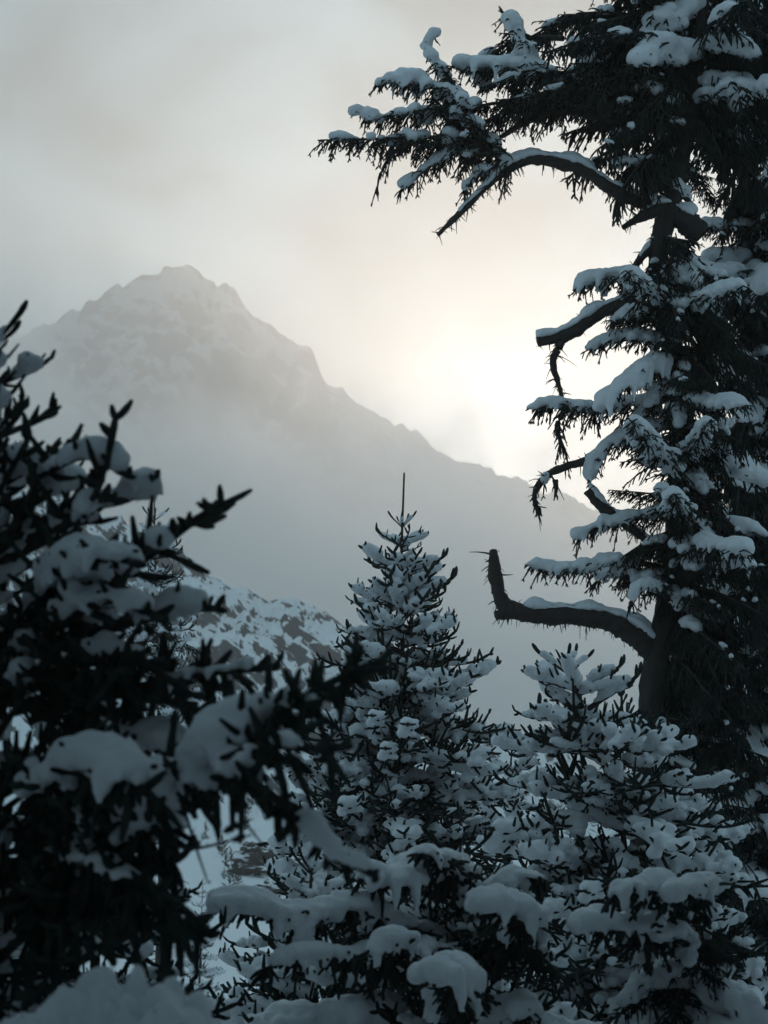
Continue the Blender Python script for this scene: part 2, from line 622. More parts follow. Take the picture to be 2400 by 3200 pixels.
def snow_mesh(name, Cc, Rr, voxel, flat=0.85, smooth=3):
    """One skin of snow over all the lumps (centres Cc, radii Rr)."""
    v0, f0 = ico()
    V = Cc[:, None] + v0[None] * Rr[:, None, None] * np.array([1, 1, flat])
    F = f0[None] + (np.arange(len(Cc)) * len(v0))[:, None, None]
    me = build_mesh('snow_lumps', V.reshape(-1, 3), F.reshape(-1, 3), [M_SNOW])
    o = bpy.data.objects.new('snow_lumps', me)
    COL.objects.link(o)
    rm = o.modifiers.new('r', 'REMESH')
    rm.mode = 'VOXEL'
    rm.voxel_size = voxel
    rm.use_smooth_shade = True
    sm = o.modifiers.new('s', 'SMOOTH')
    sm.factor = 0.5
    sm.iterations = smooth
    dg = bpy.context.evaluated_depsgraph_get()
    out = bpy.data.meshes.new_from_object(o.evaluated_get(dg))
    bpy.data.objects.remove(o)
    bpy.data.meshes.remove(me)
    out.name = name
    out.materials.clear()
    out.materials.append(M_SNOW)
    nn = len(out.vertices)
    co_ = np.empty(nn * 3, np.float32)
    out.vertices.foreach_get('co', co_)
    co_ = co_.reshape(-1, 3)
    k = 0.35 * voxel / 0.013
    q = 1 / (voxel * 3.2)
    co_[:, 0] += vnoise(co_[:, 0] * q, co_[:, 1] * q, co_[:, 2] * q, 5) * voxel * 0.55
    co_[:, 2] += vnoise(co_[:, 0] * q, co_[:, 1] * q, co_[:, 2] * q, 6) * voxel * 0.55
    out.vertices.foreach_set('co', co_.ravel())
    out.polygons.foreach_set('use_smooth', np.ones(len(out.polygons), bool))
    out.update()
    return out


def bough(path, seed, r0=0.016, r1=0.005, lat=0.35, sp=0.085, ang=58, start=0.12, lift=0.12, drop=0.0, side_roll=0.35, peak=0.3, tipfrac=0.2,
          sub=0.42, sub_sp=0.075, dens=420, nlen=0.019, nwid=0.0032, sleeve=0.011, bare=0.25, snow=0.05, cover=0.75, voxel=0.014, reach=0.72,
          pillow=0.0, pillow_span=(0.0, 0.9), hang=0.0, hang_len=0.3, rag=0.0, lump=1.0, flat=0.85, axis_snow=1.0, step=0.05, fuzz=0, drip=1.0):
    """Wood and needles of one bough along path, and the snow that lies on it. Returns (bough mesh, snow mesh or None)."""
    r = np.random.default_rng(seed)
    A = smooth_path(path, step)
    seg = np.linalg.norm(np.diff(A, axis=0), axis=1)
    cum = np.concatenate([[0], np.cumsum(seg)])
    L = cum[-1]

    def axis_at(u):
        return np.stack([np.interp(u * L, cum, A[:, i]) for i in range(3)], -1)

    def axis_tan(u):
        return unit(axis_at(np.minimum(u + 0.03, 1.0)) - axis_at(np.maximum(u - 0.03, 0)))

    S = Soup()
    U = np.linspace(0, 1, len(A))
    rad = r0 * (1 - U) ** 0.8 + r1
    if fuzz and r0 > 0.03:
        rad = rad * (1 + 0.10 * np.interp(U * L / 0.22, np.arange(60), r.normal(size=60)))
        A2 = smooth_path(A, 0.025)
        rad2 = np.interp(np.linspace(0, 1, len(A2)), U, rad)
        n0 = S.n
        S.tubes(A2[None], rad2[None], 14, 0, 0.25)
        V = S.V[-1]
        ctr = np.concatenate([np.repeat(A2, 14, axis=0), A2[-1:] + (V[-1:] - A2[-1:]) * 0.55])
        out = V - ctr
        f_ = 1 + 0.17 * fbm(V[:, 0] * 7, V[:, 1] * 7, V[:, 2] * 7, 3, 0.6, seed) + 0.13 * fbm(V[:, 0] * 34, V[:, 1] * 34, V[:, 2] * 34, 2, 0.6, seed + 3)
        S.V[-1] = ctr + out * f_[:, None]
    else:
        S.tubes(A[None], rad[None], 8, 0)

    tw1 = tw2 = tw3 = None
    if lat > 0:
        # laterals in staggered pairs, the longest a third of the way out
        n = max(2, int(L * (1 - start) / sp))
        u = np.linspace(start, 0.985, n)
        u = np.repeat(u, 2) + r.normal(size=2 * n) * 0.25 / n
        u = np.clip(u, start, 0.99)
        side = np.tile([1.0, -1.0], n)
        prof = np.where(u < peak, 0.55 + 0.45 * (u - start) / max(peak - start, 1e-3), tipfrac + (1 - tipfrac) * ((1 - u) / (1 - peak)) ** 0.9)
        l = lat * prof * r.uniform(0.65, 1.2, 2 * n)
        t = axis_tan(u)
        h = unit(np.cross(t, UP) + 1e-6)
        roll = r.normal(size=2 * n) * side_roll
        vv = np.cross(h, t)
        o = h * (side * np.cos(roll))[:, None] + vv * np.abs(np.sin(roll))[:, None] * np.sign(r.random(2 * n) - 0.3)[:, None]
        a = np.radians(ang + r.normal(size=2 * n) * 9)[:, None]
        d = unit(t * np.cos(a) + o * np.sin(a) + UP * drop)
        tw1 = (axis_at(u), d, l, np.full(2 * n, lift) * r.uniform(0.4, 1.5, 2 * n))
        if hang > 0:
            m = int(L * hang)
            uh = r.uniform(start, 0.97, m)
            th = axis_tan(uh)
            dh = unit(th * r.uniform(0.1, 0.7, (m, 1)) + r.normal(size=(m, 3)) * 0.33 - UP * 0.9)
            tw1 = cat_twigs(tw1, (axis_at(uh), dh, hang_len * r.uniform(0.35, 1.15, m) * (1.05 - 0.55 * uh), r.uniform(-0.3, 0.1, m)))
        # twigs on the laterals
        if sub > 0:
            B, D, Ls, Cs = tw1
            cnt = np.maximum(0, (Ls * 0.85 / sub_sp).astype(int)) * 2
            idx = np.repeat(np.arange(len(Ls)), cnt)
            if len(idx):
                pos = np.concatenate([np.repeat(np.linspace(0.2, 0.9, max(1, c // 2)), 2) for c in cnt if c])
                pos = np.clip(pos + r.normal(size=len(pos)) * 0.03, 0.1, 0.95)
                sd = np.concatenate([np.tile([1.0, -1.0], c // 2) for c in cnt if c])
                P, T = twig_point(tw1, idx, pos)
                h = unit(np.cross(T, UP) + 1e-6)
                o = unit(h * sd[:, None] + r.normal(size=(len(idx), 3)) * 0.35 * (1 + rag))
                a = np.radians(48 + r.normal(size=len(idx)) * 10)[:, None]
                d = unit(T * np.cos(a) + o * np.sin(a) + UP * drop * 0.6)
                l = np.maximum(0.035, Ls[idx] * sub * (1.15 - pos) * r.uniform(0.6, 1.3, len(idx)))
                tw2 = (P, d, l, np.full(len(idx), lift * 1.1) * r.uniform(0.2, 1.8, len(idx)))
        tws = cat_twigs(tw1, tw2)
        nl = len(tw1[2])
        # woody core and needle sleeve in one tapered tube
        ln = twig_lines(tws, 4)
        R = np.tile(np.array([0.8, 1.0, 1.0, 0.55]) * sleeve, (len(ln), 1)) * r.uniform(0.75, 1.15, (len(ln), 1))
        S.tubes(ln, R, 5, 1)
        S.needles(tws, dens, nlen, nwid, 1, r)
    # the axis itself carries needles towards its tip
    nb = int(bare * (len(A) - 1))
    ax = (A[nb:-1], unit(np.diff(A, axis=0))[nb:], seg[nb:], np.zeros(len(A) - 1 - nb))
    if len(ax[2]):
        wsl = np.maximum(rad[nb:], sleeve * (0.35 + 0.75 * np.linspace(0, 1, len(A) - nb)))
        wsl[-1] *= 0.6
        if dens > 0 and not fuzz:
            S.tubes(A[nb:][None], wsl[None], 6, 1)
        S.needles(ax, dens * 1.3, nlen, nwid, 1, r)
    if fuzz:
        # stubs, bark flakes and lichen rags on an old limb
        m = int(L * fuzz)
        uu = r.uniform(0.02, 1, m)
        P = axis_at(uu)
        T = axis_tan(uu)
        rd = np.interp(uu, U, rad)[:, None]
        o = unit(np.cross(T, r.normal(size=(m, 3))) - UP * 0.45)
        tw3 = (P + o * rd * 0.7, unit(o + T * r.normal(size=(m, 1)) * 0.5), r.uniform(0.2, 1, m) ** 3 * 0.12 + 0.012, r.uniform(-0.6, 0.0, m))
        if r0 > 0.03 and L > 0.5:
            m2 = int(L * 5)
            uu = r.uniform(0.15, 0.98, m2)
            T = axis_tan(uu)
            o = unit(np.cross(T, r.normal(size=(m2, 3))) - UP * 0.35)
            tw4 = (axis_at(uu), unit(o + T * r.uniform(-0.2, 0.9, (m2, 1))), r.uniform(0.07, 0.3, m2), r.uniform(-0.5, 0.3, m2))
            S.tubes(twig_lines(tw4, 4), np.tile(np.array([0.012, 0.008, 0.005, 0.002]), (m2, 1)) * r.uniform(0.6, 1.5, (m2, 1)), 5, 0)
            S.needles(tw4, 160, 0.02, 0.003, 1, r)
        S.tubes(twig_lines(tw3, 3), np.tile(np.array([0.007, 0.0045, 0.002]), (m, 1)) * r.uniform(0.6, 1.6, (m, 1)), 4, 0)
        S.needles(tw3, 260, 0.014, 0.003, 0, r)

    me = S.mesh('bough', [M_TWIG, M_NEEDLE])

    # snow ---------------------------------------------------------------
    Cc, Rr = [], []
    if snow > 0:
        off = r.uniform(0, 100, 3)

        def lay(P, T, base, th_steep=0.72):
            q = 1 / (0.14 * lump * max(base / 0.05, 0.6))
            nz = vnoise(P[:, 0] * q + off[0], P[:, 1] * q + off[1], P[:, 2] * q + off[2], 77)
            ok = (nz > 1 - 2 * cover) & (np.abs(T[:, 2]) < th_steep)
            rr = base * (0.78 + 0.38 * nz + 0.12 * r.normal(size=len(P)))
            rr = np.clip(rr * (0.55 + 0.75 * np.clip((nz - (1 - 2 * cover)) / 0.45, 0, 1)), base * 0.38, base * 1.6)
            c = P + UP * (rr * 0.5 + sleeve * 0.35)[:, None]
            Cc.append(c[ok])
            Rr.append(rr[ok])

        if lat > 0:
            for tws, base, rch in ((tw1, snow, reach), (tw2, snow * 0.82, reach * 0.95)):
                if tws is None:
                    continue
                tws = tuple(c[tws[2] > 0.075] for c in tws)
                if not len(tws[2]):
                    continue
                kk = np.maximum(2, (tws[2] * rch / (base * 0.5)).astype(int))
                idx = np.repeat(np.arange(len(kk)), kk)
                s_ = np.concatenate([np.linspace(0.05, rch, c) if c > 1 else np.array([rch * 0.6]) for c in kk])
                P, T = twig_point(tws, idx, s_)
                lay(P, T, base)
        ua = np.arange(0.02, 0.93, snow * 0.5 / L)
        if axis_snow > 0 and len(ua):
            lay(axis_at(ua), axis_tan(ua), snow * 1.15 * axis_snow)
    n_lat = sum(len(c) for c in Cc)
    if pillow > 0:
        m = max(2, int(L * (pillow_span[1] - pillow_span[0]) / (pillow * 0.45)))
        up_ = np.linspace(pillow_span[0], pillow_span[1], m)
        P = axis_at(up_)
        T = axis_tan(up_)
        h = unit(np.cross(T, UP) + 1e-6)
        hump = np.clip(0.85 + 0.5 * vnoise(up_ * L / (pillow * 2.6), 0 * up_, 0 * up_, seed), 0.45, 1.35)
        env = np.clip(np.minimum(up_ - pillow_span[0], pillow_span[1] - up_) / 0.06 + 0.55, 0, 1)
        for k in (-0.75, 0.0, 0.75):
            rr = pillow * hump * env * (1.0 if k == 0 else 0.72) * r.uniform(0.85, 1.1, m)
            wr = np.interp(up_, U, rad)
            c = P + h * (k * (pillow * r.uniform(0.7, 1.2, m) * (0.6 if fuzz else 1) + (0.6 * wr if fuzz else 0)))[:, None] + UP * (rr * 0.4 + wr * (1.0 if k == 0 else 0.75))[:, None]
            Cc.append(c)
            Rr.append(rr)
        if not fuzz and drip > 0:
            # fingers of snow sagging over the edge
            md = max(2, int(m * 0.7))
            ud = r.uniform(pillow_span[0] + 0.04, pillow_span[1] - 0.03, md)
            Pd, Td = axis_at(ud), axis_tan(ud)
            hd = unit(np.cross(Td, UP) + 1e-6) * np.sign(r.normal(size=md))[:, None]
            dl = pillow * r.uniform(0.4, 2.0, md) * drip
            for k in range(5):
                f = k / 4
                Cc.append(Pd + hd * (pillow * (1.0 + 0.25 * f)) + Td * (0.3 * pillow * f) - UP * (dl * f)[:, None])
                Rr.append(pillow * (0.46 - 0.27 * f) * r.uniform(0.85, 1.15, md))
    sn = None
    if Cc:
        Cc = np.concatenate(Cc)
        Rr = np.concatenate(Rr)
        # loose single lumps would have fallen off
        keep = np.zeros(len(Cc), bool)
        for i0 in range(0, len(Cc), 512):
            d2 = ((Cc[i0:i0 + 512, None] - Cc[None]) ** 2).sum(-1)
            keep[i0:i0 + 512] = (d2 < (Rr[i0:i0 + 512, None] + Rr[None]) ** 2 * 0.64).sum(1) >= 5
        keep[n_lat:] = True
        Cc, Rr = Cc[keep], Rr[keep]
        if len(Cc) > 3:
            sn = snow_mesh('bough_snow', Cc, Rr, voxel, flat)
    return me, sn


def put_bough(tree, pair, loc=(0, 0, 0), rotz=0.0, scale=1.0, tilt=0.0):
    me, sn = pair
    o = link('bough', me, tree, loc, scale=scale, rot=(0, tilt, rotz))
    if sn is not None:
        link('snow', sn, o)['kind'] = 'stuff'
    return o


# ------------------------------------------------------------------ bough kinds, shared between the trees
def local_path(L, pitch, sag, rise, wob, seed):
    """A bough growing along +x from the trunk: leaves at pitch degrees, sags, lifts its tip."""
    r = np.random.default_rng(seed)
    s = np.linspace(0, 1, 7)
    a = np.radians(pitch) + sag * s + rise * s ** 3
    dx = np.cos(a)
    dz = np.sin(a)
    P = np.zeros((7, 3))
    P[1:, 0] = np.cumsum((dx[1:] + dx[:-1]) / 2) / 6 * L
    P[1:, 2] = np.cumsum((dz[1:] + dz[:-1]) / 2) / 6 * L
    P[:, 1] = np.cumsum(r.normal(size=7)) * wob * L
    P[:, 1] -= P[0, 1]
    return P


KINDS = {}


def kinds(key, n, L, pitch, sag, rise, **kw):
    KINDS[key] = [(bough(local_path(L, pitch, sag, rise, 0.012, 100 + i + len(KINDS) * 17), 1000 + i + len(KINDS) * 31, **kw), L) for i in range(n)]


# young spruce, top to bottom
YS = dict(sleeve=0.0145, lump=1.5, side_roll=0.7, nlen=0.019, nwid=0.0028)
kinds('shoot', 3, 0.30, 42, -0.1, 0.5, lat=0, bare=0.0, r0=0.006, r1=0.003, sleeve=0.014, dens=468, nlen=0.018, snow=0.021, cover=0.55, axis_snow=1.0, voxel=0.009)
kinds('crown', 4, 0.48, 28, -0.45, 0.7, lat=0.19, sp=0.12, start=0.25, peak=0.45, tipfrac=0.3, sub=0.0, dens=499, bare=0.05, snow=0.042, cover=0.62, voxel=0.0105, lift=0.3, reach=0.55, **YS)
kinds('upper', 5, 0.85, 8, -0.6, 1.1, lat=0.32, sp=0.115, sub=0.42, sub_sp=0.12, dens=421, bare=0.08, snow=0.047, cover=0.58, voxel=0.0125, lift=0.3, drop=-0.08, reach=0.58, **YS)
kinds('middle', 5, 1.25, -6, -0.5, 1.0, lat=0.43, sp=0.125, sub=0.42, sub_sp=0.125, dens=374, bare=0.12, snow=0.051, cover=0.54, voxel=0.0145, lift=0.2, drop=-0.15, reach=0.6, **YS)
kinds('lower', 4, 1.7, -16, -0.35, 0.9, lat=0.5, sp=0.125, sub=0.42, sub_sp=0.13, dens=335, bare=0.15, snow=0.057, cover=0.50, voxel=0.017, lift=0.08, drop=-0.2, reach=0.7, hang=5, **YS)
# the same with less snow, in the shade of the added spruces
kinds('shaded_crown', 3, 0.48, 32, -0.4, 0.7, lat=0.18, sp=0.10, start=0.25, peak=0.45, tipfrac=0.3, sub=0.0, dens=468, bare=0.05, snow=0.036, cover=0.4, voxel=0.0105, lift=0.3, reach=0.6, **YS)
kinds('shaded_upper', 4, 0.8, 12, -0.5, 1.0, lat=0.28, sp=0.09, sub=0.38, sub_sp=0.09, dens=405, bare=0.08, snow=0.040, cover=0.36, voxel=0.012, lift=0.25, drop=-0.05, reach=0.6, hang=6, hang_len=0.2, **YS)
# old conifer: dense hanging sprays under thick caps of snow
kinds('old_short', 4, 0.95, 4, -0.5, 0.3, lat=0.34, sp=0.07, sub=0.45, sub_sp=0.07, sleeve=0.008, dens=499, nwid=0.0026, bare=0.2, snow=0.058, cover=0.62, voxel=0.016, lift=-0.3, drop=-0.35, reach=0.55, hang=16, hang_len=0.3, pillow=0.075, pillow_span=(0.25, 0.92))
kinds('old_long', 4, 1.6, 2, -0.5, 0.35, lat=0.42, sp=0.08, sub=0.45, sub_sp=0.075, sleeve=0.008, dens=468, nwid=0.0026, bare=0.25, snow=0.06, cover=0.6, voxel=0.018, lift=-0.3, drop=-0.35, reach=0.5, hang=14, hang_len=0.36, pillow=0.085, pillow_span=(0.3, 0.93))
kinds('old_dark', 3, 1.1, -14, -0.35, 0.2, lat=0.36, sp=0.075, sub=0.45, sub_sp=0.08, sleeve=0.008, dens=468, nwid=0.0026, bare=0.2, snow=0.045, cover=0.36, lump=2.2, voxel=0.016, lift=-0.35, drop=-0.45, reach=0.45, hang=20, hang_len=0.38)
kinds('old_curtain', 3, 1.0, -30, -0.45, 0.1, lat=0.3, sp=0.08, sub=0.5, sub_sp=0.075, sleeve=0.008, dens=468, nwid=0.0026, bare=0.2, snow=0.05, cover=0.3, lump=2.6, voxel=0.017, lift=-0.5, drop=-0.7, reach=0.5, hang=26, hang_len=0.45)
kinds('old_ragged', 3, 0.8, -5, -0.9, 0.5, lat=0.28, sp=0.085, sub=0.5, sub_sp=0.085, sleeve=0.008, dens=468, nwid=0.0026, bare=0.2, snow=0.065, cover=0.42, lump=2.6, voxel=0.017, lift=-0.2, drop=-0.3, reach=0.6, hang=18, hang_len=0.3, side_roll=0.9, rag=1.5)


def trunk_mesh(path, r0, r1, seed, k=12, lumpy=0.06, step=0.12):
    A = smooth_path(path, step)
    n = len(A)
    u = np.linspace(0, 1, n)
    R = r0 + (r1 - r0) * u ** 0.85
    tan = unit(np.gradient(A, axis=0))
    ref = np.array([0, 1.0, 0])
    uu = unit(np.cross(tan, ref))
    ww = np.cross(tan, uu)
    a = np.arange(k) * 2 * math.pi / k
    an, hn = np.meshgrid(a, A[:, 2])
    f = 1 + lumpy * fbm(np.cos(an) * 2.2, np.sin(an) * 2.2, hn * 2.4, 3, 0.6, seed)
    V = A[:, None] + (R[:, None] * f)[..., None] * (uu[:, None] * np.cos(a)[:, None] + ww[:, None] * np.sin(a)[:, None])
    V = np.concatenate([V.reshape(-1, 3), A[-1:] + tan[-1:] * R[-1]])
    i, j = np.meshgrid(np.arange(n - 1), np.arange(k), indexing='ij')
    q0 = (i * k + j).ravel()
    q1 = (i * k + (j + 1) % k).ravel()
    F = np.concatenate([np.stack([q0, q1, q1 + k], -1), np.stack([q0, q1 + k, q0 + k], -1),
                        np.stack([(n - 1) * k + np.arange(k), (n - 1) * k + (np.arange(k) + 1) % k, np.full(k, n * k)], -1)])
    return V, F


def make_trunk(tree, path, r0, r1, seed, mat=None, **kw):
    V, F = trunk_mesh(path, r0, r1, seed, **kw)
    return link('trunk', build_mesh('trunk', V, F, [mat or M_TWIG]), tree)


def young_spruce(tree, stem, seed, leader=0.55, spread=lambda d: 0.25 + 0.36 * d, whorl=0.42, maxd=99, r0=0.06, fill=3, per=5, kindset=('crown', 'upper', 'middle', 'lower'), skip=None, zsc=1.0):
    """stem: points from the base up to the tip, relative to the tree's base."""
    r = np.random.default_rng(seed)
    P = smooth_path(stem, 0.06)
    make_trunk(tree, stem, r0, 0.008, seed, k=8, lumpy=0.04)
    seg = np.linalg.norm(np.diff(P, axis=0), axis=1)
    cum = np.concatenate([[0], np.cumsum(seg)])
    H = cum[-1]

    def on(d):
        return np.array([np.interp(H - d, cum, P[:, i]) for i in range(3)])

    # leader shoot, then the star of first shoots
    tip = np.vstack([on(leader * 1.02) - 0 * UP, on(leader * 0.5), on(0)])
    put_bough(tree, bough(tip, seed + 5, lat=0, bare=0.0, r0=0.006, r1=0.003, sleeve=0.011, dens=500, nlen=0.016, snow=0, step=0.03))
    d = leader
    first = True
    a0 = r.uniform(0, 6.28)
    while d < min(H - 0.15, maxd):
        Lb = spread(d)
        n = per + (0 if first else r.integers(0, 3))
        for k in range(n):
            az = a0 + 2 * math.pi * k / n + r.normal() * 0.18
            add_one(tree, on(d), az, Lb * r.uniform(0.82, 1.12), r, kindset, first, skip)
        if not first:
            for k in range(fill):
                dd = d + r.uniform(0.1, 0.9) * whorl
                if dd < H - 0.1:
                    add_one(tree, on(dd), r.uniform(0, 6.28), spread(dd) * r.uniform(0.45, 0.95), r, kindset, False, skip)
        a0 += 0.9
        d += whorl * (0.62 if first else r.uniform(0.85, 1.15))
        first = False
    return on


def add_one(tree, p, az, L, r, kindset, first, skip):
    if skip is not None and skip(p, az):
        return
    if first:
        key = 'shoot'
    else:
        key = min(kindset, key=lambda q: abs(math.log(KINDS[q][0][1] / L)))
    pair, L0 = KINDS[key][r.integers(len(KINDS[key]))]
    put_bough(tree, pair, p, az, L / L0, tilt=r.normal() * 0.09)


def base_of(px, Y):
    p = at(px, 1600, Y)
    x = p[0]
    return np.array([x, Y, float(ground_z(np.array(0.0), np.array(Y)))])


def stem_to(base, pts):
    """Stem through photo points [(px, py, Y)], ground first, relative to the base."""
    P = [np.zeros(3)]
    for px, py, Y in pts:
        P.append(at(px, py, Y) - base)
    return np.array(P)


def hero(tree, base, pts, seed, **kw):
    P = np.array([at(px, py, Y) - base for px, py, Y in pts])
    return put_bough(tree, bough(P, seed, **kw))
# ------------------------------------------------------------------ the trees
# the sharp young spruce in the middle
B1 = base_of(1275, 24.0)
t1 = thing('spruce_tree', 'snow laden young spruce in the middle with a bare leader shoot standing above the fog', 'tree', B1)
young_spruce(t1, stem_to(B1, [(1262, 2300, 24.0), (1254, 1800, 24.0), (1263, 1478, 24.0)]), 11, leader=0.56,
             spread=lambda d: min(0.22 + 0.54 * (d - 0.56), 0.7 + 0.22 * d), r0=0.07, whorl=0.31, fill=10, maxd=5.2)

# the old conifer at the right with its limbs
B3 = base_of(2005, 27.0)
t3 = thing('old_conifer', 'tall old conifer at the right with thick snow caps on its boughs', 'tree', B3)
Y3 = 27.0
T3 = [(2025, 2600, Y3), (2052, 2150, Y3), (2088, 1930, Y3), (2122, 1680, Y3), (2128, 1300, Y3), (2080, 950, Y3), (2056, 800, Y3), (2100, 620, Y3), (2150, 400, Y3), (2190, 100, Y3), (2215, -250, Y3)]
stem3 = stem_to(B3, T3)
make_trunk(t3, stem3, 0.27, 0.06, 5, M_BARK, k=16, lumpy=0.16)


def old(pts, seed, **kw):
    P = [(p[0], p[1], Y3 + (p[2] if len(p) > 2 else 0)) for p in pts]
    d = dict(lat=0.36, sp=0.075, sub=0.45, sub_sp=0.075, sleeve=0.0085, dens=430, nwid=0.003, bare=0.3, snow=0.055, cover=0.5, voxel=0.0195, lift=-0.3, drop=-0.3, reach=0.5, hang=14, hang_len=0.34, r0=0.03, r1=0.006)
    d.update(kw)
    return hero(t3, B3, P, seed, **d)


BARE = dict(lat=0, dens=0, bare=1.0, snow=0, fuzz=70)
# great arching limb
o = old([(2150, 665), (2030, 642), (1925, 598), (1830, 535), (1740, 507), (1650, 500), (1575, 535), (1520, 585), (1450, 652), (1368, 735)], 301, **{**BARE, 'r0': 0.085, 'r1': 0.02, 'fuzz': 110}, pillow=0.062, pillow_span=(0.05, 0.9))
o['label'] = 'arching bare limb carrying a long ridge of snow'
old([(1690, 505), (1600, 500), (1500, 455), (1380, 430), (1240, 432), (1110, 436), (995, 438)], 302, hang=26, hang_len=0.42, cover=0.36, lat=0.55, sp=0.06, sub_sp=0.065)
old([(1600, 505), (1520, 420), (1440, 330), (1350, 270), (1260, 250), (1170, 262)], 303, lat=0.5, sp=0.06, pillow=0.10, pillow_span=(0.4, 0.95), hang=20)
old([(1560, 470), (1470, 400), (1400, 350), (1300, 350), (1180, 365), (1110, 350)], 304, lat=0.52, sp=0.06, hang=28, cover=0.4)
old([(1470, 370), (1420, 270), (1370, 200), (1330, 150), (1362, 100)], 305, lat=0.3, pillow=0.05, pillow_span=(0.5, 0.95))
old([(1480, 440), (1400, 480), (1330, 530), (1245, 600)], 306, lat=0.3, hang=14, cover=0.55)
old([(1330, 435), (1240, 470), (1190, 540), (1178, 600)], 307, lat=0.16, hang=10, cover=0.2)
old([(1560, 540), (1500, 540), (1460, 580), (1450, 640)], 308, lat=0.2, cover=0.5)
# upper limb
o = old([(2200, 405), (2050, 392), (1950, 372), (1830, 352), (1750, 345), (1650, 378), (1560, 430)], 311, **{**BARE, 'r0': 0.07, 'r1': 0.025}, pillow=0.05, pillow_span=(0.1, 0.8))
old([(1880, 360), (1760, 270), (1650, 225), (1540, 215), (1440, 205), (1400, 215)], 312, lat=0.48, hang=24, pillow=0.125, pillow_span=(0.42, 0.95), cover=0.4)
old([(1800, 350), (1700, 330), (1600, 320), (1500, 330), (1420, 350)], 313, lat=0.42, hang=24, cover=0.3)
old([(2160, 330), (2020, 240), (1920, 205), (1830, 215), (1740, 265)], 314, lat=0.45, hang=22, pillow=0.12, pillow_span=(0.3, 0.95))
old([(2190, 200), (2050, 180), (1900, 150), (1780, 140)], 315, lat=0.45, hang=16, pillow=0.09, pillow_span=(0.4, 0.95))
old([(1700, 240), (1640, 160), (1600, 80), (1560, 20)], 316, lat=0.4, hang=10, pillow=0.09, pillow_span=(0.2, 0.8))
old([(2190, 160), (2120, 100), (2000, 60), (1850, 40), (1740, 60)], 317, lat=0.45, hang=18, cover=0.35)
old([(2180, 300), (2080, 310), (1960, 300), (1850, 310)], 318, lat=0.42, hang=20, cover=0.35)
old([(2180, 40), (2060, -10), (1900, -60), (1740, -80)], 319, lat=0.5, hang=18, pillow=0.1, pillow_span=(0.3, 0.9))
old([(2110, 405), (2065, 480), (2005, 530), (2008, 600), (2015, 650)], 320, **{**BARE, 'r0': 0.035, 'r1': 0.02})
old([(1920, 385), (1905, 450), (1915, 520), (1980, 590)], 321, **{**BARE, 'r0': 0.008, 'r1': 0.004, 'fuzz': 60})
old([(2160, 640), (2110, 580), (2060, 545), (2010, 590)], 322, lat=0.24, hang=8, pillow=0.045, pillow_span=(0.3, 0.9))
for i, (qx, qy, ql) in enumerate([(1660, 390, 60), (1762, 395, 55), (1880, 390, 50), (2085, 430, 110), (2145, 440, 100), (2110, 420, 60), (1800, 520, 35), (1560, 560, 45)]):
    old([(qx + 6, qy), (qx, qy + ql * 0.5), (qx + 8, qy + ql)], 330 + i, lat=0.07, sp=0.05, sub=0, hang=0, cover=0.2, r0=0.008)
# blunt snowed stub below the arch
old([(2190, 740), (2120, 672), (2060, 655), (2000, 680), (1945, 712)], 340, **{**BARE, 'r0': 0.10, 'r1': 0.03}, pillow=0.075, pillow_span=(0.15, 0.75))
old([(2070, 690), (2040, 760), (2000, 810), (1975, 850)], 341, **{**BARE, 'r0': 0.05, 'r1': 0.03}, pillow=0.04, pillow_span=(0.2, 0.9))
# caps down the left side of the crown
old([(2075, 930), (1990, 870), (1920, 860), (1850, 880), (1795, 905)], 343, lat=0.34, hang=22, pillow=0.125, pillow_span=(0.12, 0.97), voxel=0.02)
o = old([(2060, 985), (1960, 960), (1880, 975), (1800, 1030), (1740, 1055), (1680, 1068)], 344, **{**BARE, 'r0': 0.06, 'r1': 0.06}, pillow=0.08, pillow_span=(0.25, 1.0))
old([(1752, 1068), (1728, 1130), (1742, 1190), (1758, 1250)], 345, **{**BARE, 'r0': 0.032, 'r1': 0.022, 'fuzz': 90})
old([(2110, 1020), (2030, 985), (1960, 990), (1900, 1020)], 346, lat=0.32, hang=18, pillow=0.11, pillow_span=(0.2, 0.95))
old([(2110, 1060), (1990, 1050), (1900, 1065), (1825, 1100)], 347, lat=0.34, hang=22, pillow=0.07, pillow_span=(0.4, 0.95))
old([(2120, 1130), (2040, 1130, -.3), (1960, 1190, -.5), (1890, 1260, -.6), (1862, 1290, -.6)], 348, lat=0.36, hang=16, pillow=0.15, pillow_span=(0.2, 0.95), voxel=0.022)
old([(2120, 1250), (1950, 1262), (1840, 1270), (1740, 1262), (1650, 1278)], 349, lat=0.34, hang=30, hang_len=0.5, pillow=0.062, pillow_span=(0.3, 1.0))
old([(1760, 1290), (1740, 1340), (1765, 1410), (1775, 1450)], 350, lat=0.16, hang=10, cover=0.2)
old([(2120, 1330), (2010, 1350), (1900, 1395), (1855, 1450), (1838, 1520)], 351, lat=0.34, hang=14, pillow=0.09, pillow_span=(0.2, 0.95))
old([(1840, 1530), (1868, 1568), (1912, 1605), (1990, 1662), (2080, 1735), (2165, 1815)], 352, **{**BARE, 'r0': 0.045, 'r1': 0.03, 'fuzz': 60}, pillow=0.04, pillow_span=(0.0, 0.9))
old([(1850, 1435), (1760, 1462), (1700, 1492), (1668, 1550), (1690, 1630)], 353, **{**BARE, 'r0': 0.035, 'r1': 0.012, 'fuzz': 40})
old([(1720, 1480), (1680, 1520), (1672, 1560), (1690, 1600)], 354, lat=0.2, hang=26, hang_len=0.24, cover=0.6)
old([(1735, 1500), (1738, 1530), (1732, 1560)], 355, lat=0.1, hang=14, hang_len=0.15, cover=0.7)
